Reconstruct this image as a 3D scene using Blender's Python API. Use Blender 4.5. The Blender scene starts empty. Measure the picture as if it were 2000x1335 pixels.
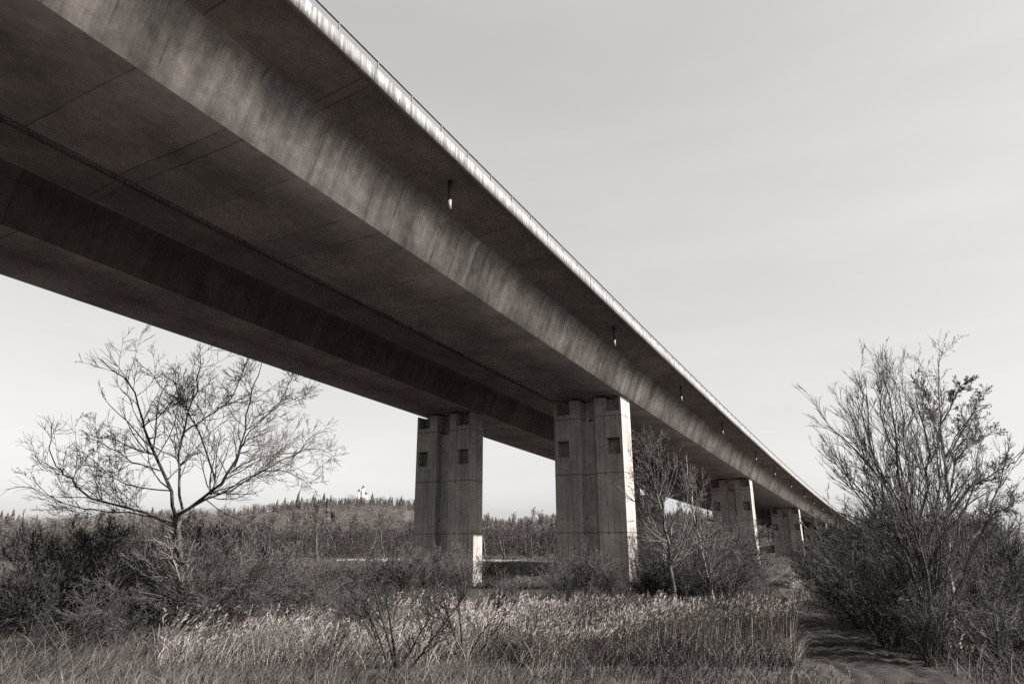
import bpy, math, random
import numpy as np
from mathutils import Matrix, Vector

S = bpy.context.scene
COL = S.collection
PI = math.pi
R = math.radians

# ------------------------------------------------------------------ camera
EYE = 4.1                                   # eye height over the meadow
F_PX, PITCH, ROLL = 1280.4, 0.2903, -0.0038
cam = bpy.data.objects.new('camera', bpy.data.cameras.new('camera'))
COL.objects.link(cam)
cam.data.sensor_width = 36.0
cam.data.lens = F_PX / 2000 * 36
cam.data.clip_start, cam.data.clip_end = 0.1, 8000
cam.matrix_world = (Matrix.Translation((0, 0, EYE)) @ Matrix.Rotation(PI / 2 + PITCH, 4, 'X')
                    @ Matrix.Rotation(ROLL, 4, 'Z'))
S.camera = cam

# ------------------------------------------------------------------ sun, sky, exposure
PHI = 0.5005                                # heading of the viaduct at its first piers (clockwise from +Y)
SUN_AZ = PHI + PI / 2 - R(10)               # clockwise from +Y
SUN_EL = R(35.9)
sd = Vector((math.sin(SUN_AZ) * math.cos(SUN_EL), math.cos(SUN_AZ) * math.cos(SUN_EL), math.sin(SUN_EL)))
sun = bpy.data.objects.new('sun', bpy.data.lights.new('sun', 'SUN'))
COL.objects.link(sun)
sun.data.energy = 5.0
sun.data.angle = R(0.5)
sun.data.color = (1.0, 0.985, 0.965)
sun.rotation_euler = sd.to_track_quat('Z', 'Y').to_euler()

W = bpy.data.worlds.new('World'); S.world = W; W.use_nodes = True
nt = W.node_tree; nt.nodes.clear()
sky = nt.nodes.new('ShaderNodeTexSky'); sky.sky_type = 'NISHITA'; sky.sun_disc = False
sky.sun_elevation = SUN_EL; sky.sun_rotation = SUN_AZ
sky.air_density = 1.0; sky.dust_density = 2.5; sky.ozone_density = 1.0
bw = nt.nodes.new('ShaderNodeRGBToBW')
tint = nt.nodes.new('ShaderNodeMix'); tint.data_type = 'RGBA'; tint.blend_type = 'MULTIPLY'
tint.inputs[0].default_value = 1.0
tint.inputs[7].default_value = (1.0, 0.985, 0.965, 1)     # toned black and white print
# faint high cloud
tc = nt.nodes.new('ShaderNodeTexCoord'); mp = nt.nodes.new('ShaderNodeMapping')
mp.inputs['Scale'].default_value = (1.2, 1.2, 6.0)
cn = nt.nodes.new('ShaderNodeTexNoise'); cn.inputs['Scale'].default_value = 1.6
cn.inputs['Detail'].default_value = 6; cn.inputs['Roughness'].default_value = .6
cr = nt.nodes.new('ShaderNodeMapRange')
cr.inputs[1].default_value = .4; cr.inputs[2].default_value = .75
cr.inputs[3].default_value = 1.2; cr.inputs[4].default_value = 1.3
mul = nt.nodes.new('ShaderNodeMath'); mul.operation = 'MULTIPLY'
bg = nt.nodes.new('ShaderNodeBackground'); out = nt.nodes.new('ShaderNodeOutputWorld')
# even out the sky: a thin veil compresses the range of the sky texture
pw = nt.nodes.new('ShaderNodeMath'); pw.operation = 'POWER'; pw.inputs[1].default_value = 0.42
L = nt.links.new
L(sky.outputs[0], bw.inputs[0]); L(bw.outputs[0], pw.inputs[0])
L(tc.outputs['Generated'], mp.inputs[0]); L(mp.outputs[0], cn.inputs['Vector'])
L(cn.outputs[0], cr.inputs[0]); L(pw.outputs[0], mul.inputs[0]); L(cr.outputs[0], mul.inputs[1])
L(mul.outputs[0], tint.inputs[6]); L(tint.outputs[2], bg.inputs[0]); L(bg.outputs[0], out.inputs[0])
bg.inputs[1].default_value = 0.15

S.view_settings.view_transform = 'Standard'; S.view_settings.look = 'None'
S.view_settings.gamma = 1; S.view_settings.use_curve_mapping = False
S.view_settings.exposure = 1.45
S.cycles.max_bounces = 6; S.cycles.diffuse_bounces = 4; S.cycles.use_denoising = False

# ------------------------------------------------------------------ helpers
RNG = np.random.default_rng(7)

def tag(o, label=None, cat=None, group=None, kind=None):
    if label: o['label'] = label
    if cat: o['category'] = cat
    if group: o['group'] = group
    if kind: o['kind'] = kind
    return o

def link(name, me, mat=None, parent=None, loc=None):
    o = bpy.data.objects.new(name, me)
    COL.objects.link(o)
    if mat:
        for m in (mat if isinstance(mat, (list, tuple)) else [mat]): me.materials.append(m)
    if parent: o.parent = parent
    if loc is not None: o.location = loc
    return o

def empty(name, loc, rz=0):
    o = bpy.data.objects.new(name, None); COL.objects.link(o)
    o.location = loc; o.rotation_euler = (0, 0, rz); o.empty_display_size = .3
    return o

def np_mesh(name, V, Q, T=None, smooth=False, mi=None, uv=None):
    """mesh from vertex array, quad array, triangle array"""
    me = bpy.data.meshes.new(name)
    V = np.asarray(V, np.float32)
    Q = np.zeros((0, 4), np.int32) if Q is None else np.asarray(Q, np.int32).reshape(-1, 4)
    T = np.zeros((0, 3), np.int32) if T is None else np.asarray(T, np.int32).reshape(-1, 3)
    nq, nt_ = len(Q), len(T)
    me.vertices.add(len(V)); me.vertices.foreach_set('co', V.ravel())
    me.loops.add(nq * 4 + nt_ * 3)
    me.loops.foreach_set('vertex_index', np.concatenate([Q.ravel(), T.ravel()]).astype(np.int32))
    me.polygons.add(nq + nt_)
    ls = np.concatenate([np.arange(nq) * 4, nq * 4 + np.arange(nt_) * 3]).astype(np.int32)
    me.polygons.foreach_set('loop_start', ls)
    if smooth: me.polygons.foreach_set('use_smooth', np.ones(nq + nt_, bool))
    if mi is not None: me.polygons.foreach_set('material_index', np.asarray(mi, np.int32))
    me.update(calc_edges=True)
    if uv is not None:
        l = me.uv_layers.new(name='UVMap'); l.data.foreach_set('uv', np.asarray(uv, np.float32).ravel())
    me.validate()
    return me

def merge(parts):
    """parts: list of (V, Q) -> one (V, Q)"""
    Vs, Qs, n = [], [], 0
    for v, q in parts:
        if len(v) == 0: continue
        Vs.append(v); Qs.append(q + n); n += len(v)
    return np.concatenate(Vs), np.concatenate(Qs)

def cylinder(p0, p1, r, k=10, caps=True):
    p0, p1 = np.array(p0, float), np.array(p1, float)
    d = (p1 - p0) / np.linalg.norm(p1 - p0)
    a = np.array([1, 0, 0]) if abs(d[0]) < .8 else np.array([0, 1, 0])
    u = np.cross(d, a); u /= np.linalg.norm(u); w = np.cross(d, u)
    t = np.arange(k) * 2 * PI / k
    ring = np.cos(t)[:, None] * u + np.sin(t)[:, None] * w
    V = np.concatenate([p0 + ring * r, p1 + ring * r, [p0], [p1]])
    i = np.arange(k); j = (i + 1) % k
    Q = np.stack([i, j, k + j, k + i], 1)
    T = np.concatenate([np.stack([j, i, np.full(k, 2 * k)], 1), np.stack([k + i, k + j, np.full(k, 2 * k + 1)], 1)])
    return V, Q, T

def box(x0, x1, y0, y1, z0, z1):
    V = np.array([[x, y, z] for z in (z0, z1) for y in (y0, y1) for x in (x0, x1)], float)
    Q = np.array([[0, 2, 3, 1], [4, 5, 7, 6], [0, 1, 5, 4], [1, 3, 7, 5], [3, 2, 6, 7], [2, 0, 4, 6]])
    return V, Q

def fnoise(x, y, s=1.0, seed=0):
    """cheap smooth noise from sines, about -1..1"""
    r = np.random.default_rng(100 + seed)
    o = 0
    for k in range(6):
        a = r.uniform(0, 2 * PI); f = (1.0 + .55 * k) / s
        o = o + np.sin((x * np.cos(a) + y * np.sin(a)) * f + r.uniform(0, 6.28)) / (1 + .5 * k)
    return o / 2.6

def sstep(a, b, x):
    t = np.clip((x - a) / (b - a), 0, 1); return t * t * (3 - 2 * t)

def pix_dir(px, py):
    u, v = px - 1000., py - 667.5
    c, s = math.cos(ROLL), math.sin(ROLL)
    uu, vv = c * u + s * v, -s * u + c * v
    d = (uu / F_PX, 1.0, -vv / F_PX)
    return np.array([d[0], d[1] * math.cos(PITCH) - d[2] * math.sin(PITCH), d[1] * math.sin(PITCH) + d[2] * math.cos(PITCH)])

def on_ground(px, py):
    d = pix_dir(px, py); t = EYE / max(-d[2], 1e-3)
    return np.array([d[0] * t, d[1] * t])

def at_depth(px, py, y):
    d = pix_dir(px, py); t = y / d[1]
    return np.array([d[0] * t, y, EYE + d[2] * t])

# ------------------------------------------------------------------ materials
def mat(name):
    m = bpy.data.materials.new(name); m.use_nodes = True
    t = m.node_tree; b = t.nodes['Principled BSDF']
    b.inputs['Roughness'].default_value = .85
    b.inputs['Specular IOR Level'].default_value = .25
    return m, t, b

class N:
    """tiny node-graph writer"""
    def __init__(s, t): s.t = t
    def new(s, kind, **kw):
        n = s.t.nodes.new(kind)
        for k, v in kw.items(): setattr(n, k, v)
        return n
    def set(s, sock, v):
        if hasattr(v, 'is_output') or isinstance(v, bpy.types.NodeSocket): s.t.links.new(v, sock)
        else: sock.default_value = v
    def math(s, op, a, b=0.0, c=None):
        n = s.new('ShaderNodeMath', operation=op); s.set(n.inputs[0], a); s.set(n.inputs[1], b)
        if c is not None: s.set(n.inputs[2], c)
        return n.outputs[0]
    def noise(s, vec, scale, detail=4, rough=.55, dist=0):
        n = s.new('ShaderNodeTexNoise'); s.set(n.inputs['Vector'], vec)
        n.inputs['Scale'].default_value = scale; n.inputs['Detail'].default_value = detail
        n.inputs['Roughness'].default_value = rough; n.inputs['Distortion'].default_value = dist
        return n.outputs[0]
    def rng(s, v, a, b, c, d):
        n = s.new('ShaderNodeMapRange'); s.set(n.inputs[0], v)
        for i, x in enumerate((a, b, c, d)): n.inputs[1 + i].default_value = x
        return n.outputs[0]
    def scaled(s, vec, sc, loc=(0, 0, 0)):
        n = s.new('ShaderNodeMapping'); s.set(n.inputs[0], vec)
        n.inputs['Scale'].default_value = sc; n.inputs['Location'].default_value = loc
        return n.outputs[0]
    def tinted(s, val, col):
        """grey value times a tint colour"""
        n = s.new('ShaderNodeMix', data_type='RGBA', blend_type='MULTIPLY'); n.inputs[0].default_value = 1
        s.set(n.inputs[6], val); n.inputs[7].default_value = (*col, 1)
        return n.outputs[2]
    def bump(s, h, strength, dist=.02):
        n = s.new('ShaderNodeBump'); n.inputs['Strength'].default_value = strength
        n.inputs['Distance'].default_value = dist; s.set(n.inputs['Height'], h)
        return n.outputs[0]
    def line(s, coord, period, width, offset=0.0):
        """1 on thin lines every period"""
        f = s.math('FRACT', s.math('DIVIDE', s.math('ADD', coord, offset), period))
        d = s.math('ABSOLUTE', s.math('SUBTRACT', f, .5))
        return s.math('GREATER_THAN', d, .5 - width / period / 2)

WARM = (1.0, .88, .81)

def concrete(name, base, streak=.0, streak_scale=3.0, boards=0.0, board_w=.03, streak_v=.18, lifts=(), joint=0.0, ties=False, tint=WARM, blotch=.25, haunch_shade=0.0):
    m, t, b = mat(name); g = N(t)
    uvn = g.new('ShaderNodeUVMap'); uv = uvn.outputs[0]
    sp = g.new('ShaderNodeSeparateXYZ'); g.set(sp.inputs[0], uv); u, v = sp.outputs[0], sp.outputs[1]
    n1 = g.noise(uv, .35, 6, .6); n2 = g.noise(uv, 2.3, 7, .65); n3 = g.noise(uv, 14, 4, .6)
    val = g.math('MULTIPLY', g.rng(n1, .3, .7, 1 - blotch, 1 + blotch), g.rng(n2, .25, .75, 1 - blotch * .7, 1 + blotch * .6))
    val = g.math('MULTIPLY', val, g.rng(n3, .3, .7, .93, 1.07))
    if streak:
        st = g.noise(g.scaled(uv, (streak_scale, streak_v, 1)), 1.0, 7, .72)
        st2 = g.noise(g.scaled(uv, (streak_scale * .27, .08, 1), (5, 3, 0)), 1.0, 5, .6)
        val = g.math('MULTIPLY', val, g.rng(st, .35, .66, 1 - streak, 1 + streak * .55))
        val = g.math('MULTIPLY', val, g.rng(st2, .35, .65, 1 - streak * .7, 1 + streak * .4))
    if haunch_shade:      # painted shade below the haunch, deepening upward, with a ragged lower edge
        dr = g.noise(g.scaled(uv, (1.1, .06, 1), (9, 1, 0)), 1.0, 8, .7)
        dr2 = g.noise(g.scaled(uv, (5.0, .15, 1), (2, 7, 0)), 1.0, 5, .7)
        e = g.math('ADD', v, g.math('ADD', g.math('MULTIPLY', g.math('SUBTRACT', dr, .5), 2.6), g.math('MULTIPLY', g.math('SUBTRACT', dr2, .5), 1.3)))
        val = g.math('MULTIPLY', val, g.math('SUBTRACT', 1.0, g.rng(e, -1.25, .3, 0.0, haunch_shade)))
    if boards:
        ln = g.line(u, boards, board_w)
        brk = g.rng(g.noise(uv, .9, 3), .42, .6, 0.05, .75)
        k = g.math('MULTIPLY', ln, brk)
        # each board its own tone
        idx = g.math('FLOOR', g.math('DIVIDE', u, boards))
        wn = g.new('ShaderNodeTexWhiteNoise', noise_dimensions='1D'); g.set(wn.inputs['W'], idx)
        val = g.math('MULTIPLY', val, g.rng(wn.outputs[0], 0, 1, .93, 1.07))
        val = g.math('MULTIPLY', val, g.math('SUBTRACT', 1.0, g.math('MULTIPLY', k, .6)))
    for z in lifts:
        d = g.math('ABSOLUTE', g.math('SUBTRACT', g.math('ADD', v, g.math('MULTIPLY', g.math('SUBTRACT', n2, .5), .05)), z))
        k = g.rng(d, .018, .05, .62, 0.0)
        val = g.math('MULTIPLY', val, g.math('SUBTRACT', 1.0, k))
        # paler/darker lift tone
    if joint:
        wob = g.math('ADD', u, g.math('MULTIPLY', g.math('SUBTRACT', n1, .5), .25))
        k = g.math('MULTIPLY', g.line(wob, joint, .05), g.rng(g.noise(uv, .23, 2), .4, .6, .25, .55))
        k2 = g.math('MULTIPLY', g.line(wob, joint * 2.3, .06, .9), .45)
        val = g.math('MULTIPLY', val, g.math('SUBTRACT', 1.0, k)); val = g.math('MULTIPLY', val, g.math('SUBTRACT', 1.0, k2))
        idx = g.math('FLOOR', g.math('DIVIDE', wob, joint))
        wn = g.new('ShaderNodeTexWhiteNoise', noise_dimensions='1D'); g.set(wn.inputs['W'], idx)
        val = g.math('MULTIPLY', val, g.rng(wn.outputs[0], 0, 1, .9, 1.1))
    if ties:
        fu = g.math('SUBTRACT', g.math('FRACT', g.math('DIVIDE', u, .95)), .5)
        fv = g.math('SUBTRACT', g.math('FRACT', g.math('DIVIDE', v, 1.1)), .5)
        rr = g.math('SQRT', g.math('ADD', g.math('POWER', g.math('MULTIPLY', fu, .95), 2.0), g.math('POWER', g.math('MULTIPLY', fv, 1.1), 2.0)))
        k = g.math('MULTIPLY', g.rng(rr, .045, .1, .6, 0.0), g.rng(g.noise(uv, .7, 1), .45, .55, 0, 1))
        val = g.math('MULTIPLY', val, g.math('SUBTRACT', 1.0, k))
    val = g.math('MULTIPLY', val, base)
    g.set(b.inputs['Base Color'], g.tinted(val, tint))
    g.set(b.inputs['Normal'], g.bump(g.math('ADD', n2, g.math('MULTIPLY', n3, .4)), .25, .03))
    return m

M_WEB = concrete('web_concrete', .76, streak=.36, streak_scale=1.5, boards=1.53, board_w=.07, blotch=.42, haunch_shade=.6, tint=(1, .915, .86))
M_SHADEDWEB = concrete('shaded_web_concrete', .13, streak=.3, streak_scale=1.5, boards=3.1, board_w=.06, blotch=.3, tint=(1, .80, .73))  # web concrete again, darkened to paint in the shade between the decks
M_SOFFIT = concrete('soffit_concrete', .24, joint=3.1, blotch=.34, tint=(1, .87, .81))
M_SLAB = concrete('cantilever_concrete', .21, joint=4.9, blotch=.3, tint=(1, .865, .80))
M_FASCIA = concrete('fascia_concrete', .25, streak=.7, streak_scale=14.0, streak_v=.9, blotch=.25, tint=(1, .96, .925))
M_PIER = concrete('pier_concrete', .32, boards=.48, board_w=.055, lifts=(-1.5, -5.95, -10.4), ties=True, streak=.22, streak_scale=1.6, blotch=.26, tint=(1, .91, .84))

def plain(name, base, tint=WARM, rough=.6, metal=0, scale=6, var=.25):
    m, t, b = mat(name); g = N(t)
    tc = g.new('ShaderNodeTexCoord')
    n = g.noise(tc.outputs['Object'], scale, 5, .6)
    v = g.math('MULTIPLY', g.rng(n, .3, .7, 1 - var, 1 + var), base)
    g.set(b.inputs['Base Color'], g.tinted(v, tint))
    b.inputs['Roughness'].default_value = rough; b.inputs['Metallic'].default_value = metal
    return m

M_RAIL = plain('rail_steel', .12, rough=.55, metal=.0)
M_PIPE = plain('drain_pipe_plastic', .2, rough=.5)
M_SHADEDPIPE = plain('shaded_pipe', .05, rough=.6)  # same pipe with the deck edge's shadow put into its colour
M_BEARING = plain('bearing_steel', .1, rough=.6)

def bark(name, a, b_, tint=WARM, scale=5):
    m, t, bs = mat(name); g = N(t)
    tc = g.new('ShaderNodeTexCoord'); oi = g.new('ShaderNodeObjectInfo')
    n = g.noise(g.scaled(tc.outputs['Object'], (1, 1, .35)), scale, 5, .65)
    big = g.noise(tc.outputs['Object'], .9, 2)
    v = g.math('MULTIPLY', g.rng(n, .3, .7, a, b_), g.rng(big, .3, .7, .75, 1.25))
    v = g.math('MULTIPLY', v, g.rng(oi.outputs['Random'], 0, 1, .8, 1.2))
    ge = g.new('ShaderNodeNewGeometry')
    v = g.math('MULTIPLY', v, g.rng(ge.outputs['Random Per Island'], 0, 1, .45, 1.75))
    g.set(bs.inputs['Base Color'], g.tinted(v, tint)); bs.inputs['Roughness'].default_value = .9
    return m

M_BARK = bark('tree_bark', .03, .09)
M_TWIG = bark('tree_twigs', .06, .13)
M_SHRUB = bark('shrub_twigs', .032, .10)
M_DARKSHRUB = bark('dark_shrub_twigs', .018, .05)
M_PALEBARK = bark('pale_bark', .12, .26)
M_BUD = plain('opening_buds', .16, rough=.7, scale=2)

def grassmat(name, lo, hi, tint=WARM, bigs=.35, var=(.5, 1.4)):
    m, t, b = mat(name); g = N(t)
    geo = g.new('ShaderNodeNewGeometry'); tc = g.new('ShaderNodeTexCoord')
    big = g.noise(tc.outputs['Object'], bigs, 4, .6)
    v = g.rng(geo.outputs['Random Per Island'], 0, 1, lo, hi)
    v = g.math('MULTIPLY', v, g.rng(big, .32, .68, *var))
    g.set(b.inputs['Base Color'], g.tinted(v, tint)); b.inputs['Roughness'].default_value = .8
    b.inputs['Specular IOR Level'].default_value = .1
    return m

M_GRASS = grassmat('dry_grass', .025, .115)
M_REED = grassmat('reed_stems', .10, .26)
M_PLUME = grassmat('reed_plumes', .13, .32)
M_CONIFER = grassmat('conifer_needles', .03, .07)
M_WOOD = grassmat('far_twig_crowns', .045, .115, bigs=.02, var=(.45, 1.6))

def groundmat(name, lo, hi, s1, s2, tint=WARM, bump=.5):
    m, t, b = mat(name); g = N(t)
    tc = g.new('ShaderNodeTexCoord'); o = tc.outputs['Object']
    n1 = g.noise(o, s1, 6, .6); n2 = g.noise(o, s2, 8, .7); n3 = g.noise(o, s2 * 7, 4, .7)
    v = g.rng(g.math('ADD', g.math('MULTIPLY', n1, .5), g.math('MULTIPLY', n2, .5)), .38, .62, lo, hi)
    v = g.math('MULTIPLY', v, g.rng(n3, .3, .7, .65, 1.35))
    g.set(b.inputs['Base Color'], g.tinted(v, tint))
    g.set(b.inputs['Normal'], g.bump(g.math('ADD', n2, n3), bump, .15))
    b.inputs['Roughness'].default_value = .95; b.inputs['Specular IOR Level'].default_value = .1
    return m

M_GROUND = groundmat('meadow_soil_and_thatch', .025, .085, .06, .7)
M_FIELD = groundmat('pale_stubble', .26, .4, .04, .5)
M_PATH = groundmat('damp_earth', .016, .06, .5, 2.4)
M_BELT = grassmat('belt_twigs', .02, .06, bigs=.05, var=(.6, 1.5))
M_HILL = groundmat('hill_floor', .05, .09, .01, .06)
M_SAND = groundmat('pale_sand', .28, .42, .3, 1.5)

# ------------------------------------------------------------------ the line of the viaduct
HS = 11.0 + EYE                       # soffit height over the meadow at the first piers
X0, Y0 = 8.571, 51.045
WB, GB = 5.83, 8.15                   # box width, gap between the two boxes
SPAN, DP = 55.1, 2.14
A2, A3, G1, B2 = .6805e-4, .049e-6, -.04576, .1923e-4
AX = np.array([math.sin(PHI), math.cos(PHI)]); NX = np.array([math.cos(PHI), -math.sin(PHI)])

def hd(s): return 2 * A2 * s + 3 * A3 * s * s
def soffit_z(s): return HS + G1 * s + B2 * s * s
def bpt(s, off, h):
    s = np.asarray(s, float)
    lat = A2 * s ** 2 + A3 * s ** 3 + off
    q = s - off * hd(s)
    return np.stack(np.broadcast_arrays(X0 + q * AX[0] + lat * NX[0], Y0 + q * AX[1] + lat * NX[1], soffit_z(s) + h), -1)

def bridge_so(x, y):
    """inverse of bpt on plan: station and offset"""
    a = (x - X0) * AX[0] + (y - Y0) * AX[1]; l = (x - X0) * NX[0] + (y - Y0) * NX[1]
    s = a
    for _ in range(3):
        off = l - (A2 * s ** 2 + A3 * s ** 3); s = a + off * hd(s)
    return s, off

S_END = 285.0

# ------------------------------------------------------------------ ground
PATH_PTS = None
def ground_z(x, y):
    x = np.asarray(x, float); y = np.asarray(y, float)
    r = np.hypot(x, y)
    z = .16 * fnoise(x, y, 9, 1) * sstep(12, 25, r) + .05 * fnoise(x, y, 2.2, 2)
    z = z + 2.35 * (1 - sstep(5, 19, np.hypot(x * .6, y + 1)))
    s, off = bridge_so(x, y)
    z = z + .35 * np.exp(-((s - 3) / 14) ** 2 - ((off + 4) / 18) ** 2)
    z = z + 5.0 * sstep(245, 285, s) * (1 - sstep(14, 40, np.abs(off + 9)))
    return z

def grid_sheet(name, xs, ys, zf, m, **kw):
    X, Y = np.meshgrid(xs, ys)
    V = np.stack([X, Y, zf(X, Y)], -1).reshape(-1, 3)
    nx, ny = len(xs), len(ys)
    i = (np.arange(ny - 1)[:, None] * nx + np.arange(nx - 1)).ravel()
    Q = np.stack([i, i + 1, i + nx + 1, i + nx], 1)
    o = link(name, np_mesh(name, V, Q, smooth=True), m)
    return o

def graded(lo, hi, near, n):
    t = np.linspace(-1, 1, n)
    k = 5.5
    f = np.sinh(t * k) / math.sinh(k)
    return np.where(f < 0, -f * lo, f * hi)
xs = graded(-2500, 2500, 1, 320); ys = graded(-600, 4500, 1, 360) + 20
tag(grid_sheet('ground', xs, ys, ground_z, M_GROUND), 'rough winter meadow of dead grass under the viaduct', 'ground', kind='structure')

def strip(name, pts, widths, m, lift, label, seed=3, ragged=.25, n=70, c=9, rut=0.0):
    """a ragged-edged ribbon that lies on the ground"""
    pts = np.array(pts, float); t = np.linspace(0, 1, len(pts)); tt = np.linspace(0, 1, n)
    def cr(a):   # smooth resample
        a = np.interp(tt, t, a); k = np.ones(7) / 7
        return np.convolve(np.pad(a, 3, mode='edge'), k, 'valid')
    cx, cy, w = cr(pts[:, 0]), cr(pts[:, 1]), cr(np.array(widths, float))
    dx, dy = np.gradient(cx), np.gradient(cy); d = np.hypot(dx, dy); nx_, ny_ = dy / d, -dx / d
    r = np.random.default_rng(seed)
    rag = 1 + ragged * (np.convolve(r.normal(size=n + 4), np.ones(5) / 5, 'valid'))
    rag2 = 1 + ragged * (np.convolve(r.normal(size=n + 4), np.ones(5) / 5, 'valid'))
    V = []
    for k in range(c):
        f = k / (c - 1) * 2 - 1
        ww = w * (rag if f < 0 else rag2) * f
        x, y = cx + nx_ * ww, cy + ny_ * ww
        z = ground_z(x, y) + lift * (1 - 1.9 * abs(f) ** 5)          # the edges dip into the turf
        if rut: z = z - rut * math.exp(-((abs(f) - .45) / .14) ** 2) + rut * .45 * fnoise(x, y, .35, 5) * (1 - f * f)
        V.append(np.stack([x, y, z], -1))
    V = np.stack(V, 1).reshape(-1, 3)
    i = (np.arange(n - 1)[:, None] * c + np.arange(c - 1)).ravel()
    o = link(name, np_mesh(name, V, np.stack([i, i + c, i + c + 1, i + 1], 1), smooth=True), m)
    tag(o, label, name.replace('_', ' '), kind='structure')
    return np.stack([cx, cy], 1), w

pp = [on_ground(*q) for q in ((1980, 1480), (1760, 1330), (1650, 1262), (1590, 1222), (1540, 1190), (1512, 1168), (1510, 1148), (1535, 1128), (1560, 1112))]
PATH_C, PATH_W = strip('path', pp, [1.8, 1.7, 1.4, 1.05, .75, .6, .6, .7, .9], M_PATH, .10, 'dark damp earth track curving away under the viaduct', n=460, c=27, rut=.075)
fp = [on_ground(*q) for q in ((655, 1093), (720, 1092.5), (800, 1093), (1000, 1094), (1120, 1096))]
strip('field', fp, [3, 7, 8, 8, 6], M_FIELD, .14, 'pale sunlit strip of field in front of the far wood', 5, .5)

# ------------------------------------------------------------------ decks
def sweep(name, prof, s0, s1, step, m, parent, closed=True, mi=None, smooth=False, caps=True, skip=(), vs=1.0):
    """sweep a cross-section (offset, height) along the viaduct; UV in metres (along, around)"""
    ss = np.arange(s0, s1 + 1e-6, step)
    prof = np.array(prof, float); n = len(prof)
    V = np.stack([bpt(ss, o, h) for o, h in prof], 1)          # (ns, n, 3)
    ns = len(ss)
    g = np.concatenate([[0], np.cumsum(np.hypot(*np.diff(np.vstack([prof, prof[:1]]), axis=0).T))])
    g = g * vs
    Q, UV, MI = [], [], []
    for k in range(n if closed else n - 1):
        if k in skip: continue
        k2 = (k + 1) % n
        a = np.arange(ns - 1)
        Q.append(np.stack([a * n + k, (a + 1) * n + k, (a + 1) * n + k2, a * n + k2], 1))
        uv = np.zeros((ns - 1, 4, 2))
        uv[:, 0] = np.stack([ss[:-1], np.full(ns - 1, g[k])], 1); uv[:, 1] = np.stack([ss[1:], np.full(ns - 1, g[k])], 1)
        uv[:, 2] = np.stack([ss[1:], np.full(ns - 1, g[k + 1])], 1); uv[:, 3] = np.stack([ss[:-1], np.full(ns - 1, g[k + 1])], 1)
        UV.append(uv); MI.append(np.full(ns - 1, 0 if mi is None else mi[k]))
    Q = np.concatenate(Q); UV = np.concatenate(UV); MI = np.concatenate(MI)
    me = np_mesh(name, V.reshape(-1, 3), Q, mi=MI, uv=UV.reshape(-1, 2), smooth=smooth)
    return link(name, me, m, parent)

CIN = 4.08                                    # inner cantilever of the near deck
def deck(label, o0, out_r, out_l, cap_right, cap_left, mr, ml):
    """o0: offset of the box's right lower edge; out_r/out_l cantilever lengths"""
    base = bpt(0, o0 - WB / 2, 0)
    root = empty('viaduct_deck', (0, 0, 0))
    tag(root, label, 'bridge deck', 'the two parallel decks of the viaduct')
    k = .38
    S0 = -96
    # box girder: right web, soffit, left web
    hn = []                                       # wide rounded haunch from web to cantilever
    for q in np.linspace(0, 1, 9):
        p0, p1, p2 = np.array((.722, 1.9)), np.array((.885, 2.33)), np.array((1.3, 2.375))
        hn.append((1 - q) ** 2 * p0 + 2 * q * (1 - q) * p1 + q * q * p2)
    box_p = [(o0 + .722, 1.9), (o0, 0), (o0 - WB, 0), (o0 - WB - .722, 1.9)]
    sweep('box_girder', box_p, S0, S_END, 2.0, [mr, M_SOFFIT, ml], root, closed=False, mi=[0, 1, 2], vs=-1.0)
    # chamfer strip along the lower edges is real on the photograph: a narrow bevel
    er, el = o0 + out_r, o0 - WB - out_l
    eh = 2.56
    slab = [(o0 + x_, h_) for x_, h_ in hn] + [(er - .2, eh), (er - .2, 2.85), (el + .2, 2.85), (el + .2, eh)] + [(o0 - WB - x_, h_) for x_, h_ in hn[::-1]]
    ids = [1] * 5 + [0] * 11 + [2] * 5
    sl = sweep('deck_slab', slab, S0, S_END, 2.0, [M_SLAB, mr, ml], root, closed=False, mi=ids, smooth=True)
    sm = np.zeros(len(sl.data.polygons), bool); per = len(sm) // 21
    for k_ in list(range(9)) + list(range(12, 21)): sm[k_ * per:(k_ + 1) * per] = True
    sl.data.polygons.foreach_set('use_smooth', sm)
    ed = sl.data.edges; vv = np.zeros(len(ed) * 2, np.int32); ed.foreach_get('vertices', vv); vv = vv.reshape(-1, 2)
    hard = {9, 10, 11, 12}
    col = vv % len(slab)
    sharp = (col[:, 0] == col[:, 1]) & np.isin(col[:, 0], list(hard))
    sl.data.attributes.new('sharp_edge', 'BOOLEAN', 'EDGE').data.foreach_set('value', sharp)
    for side, e, cap in ((1, er, cap_right), (-1, el, cap_left)):
        if not cap: 
            continue
        prof = [(e - .2 * side, 2.38), (e, 2.38), (e, 2.97), (e - .75 * side, 3.0), (e - .75 * side, 2.853), (e - .2 * side, 2.853)]
        if side < 0: prof = prof[::-1]
        sweep('fascia_beam', prof, S0, S_END, 2.0, [M_FASCIA, M_SLAB], root, mi=[1, 0, 0, 0, 0, 0] if side > 0 else [0, 0, 0, 0, 1, 0])  # underside takes the darker slab tone as painted shade
    return root

DECK1 = deck('near viaduct deck with sunlit fascia, steel railing and row of drain pipes', 0.0, 3.7, CIN + .2, True, False, M_WEB, M_SHADEDWEB)
DECK2 = deck('far viaduct deck in deep shade, behind the near deck', -WB - GB, 3.4, 3.7, False, True, M_SHADEDWEB, M_WEB)
# slab added over the slot between the decks to keep sky light out
e1, e2 = -WB - CIN, -WB - GB + 3.2
sweep('slot_light_stop', [(e1 + .5, 2.96), (e2 - .5, 2.96), (e2 - .5, 3.15), (e1 + .5, 3.15)], -96, S_END, 4.0, M_SLAB, DECK1)

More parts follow.
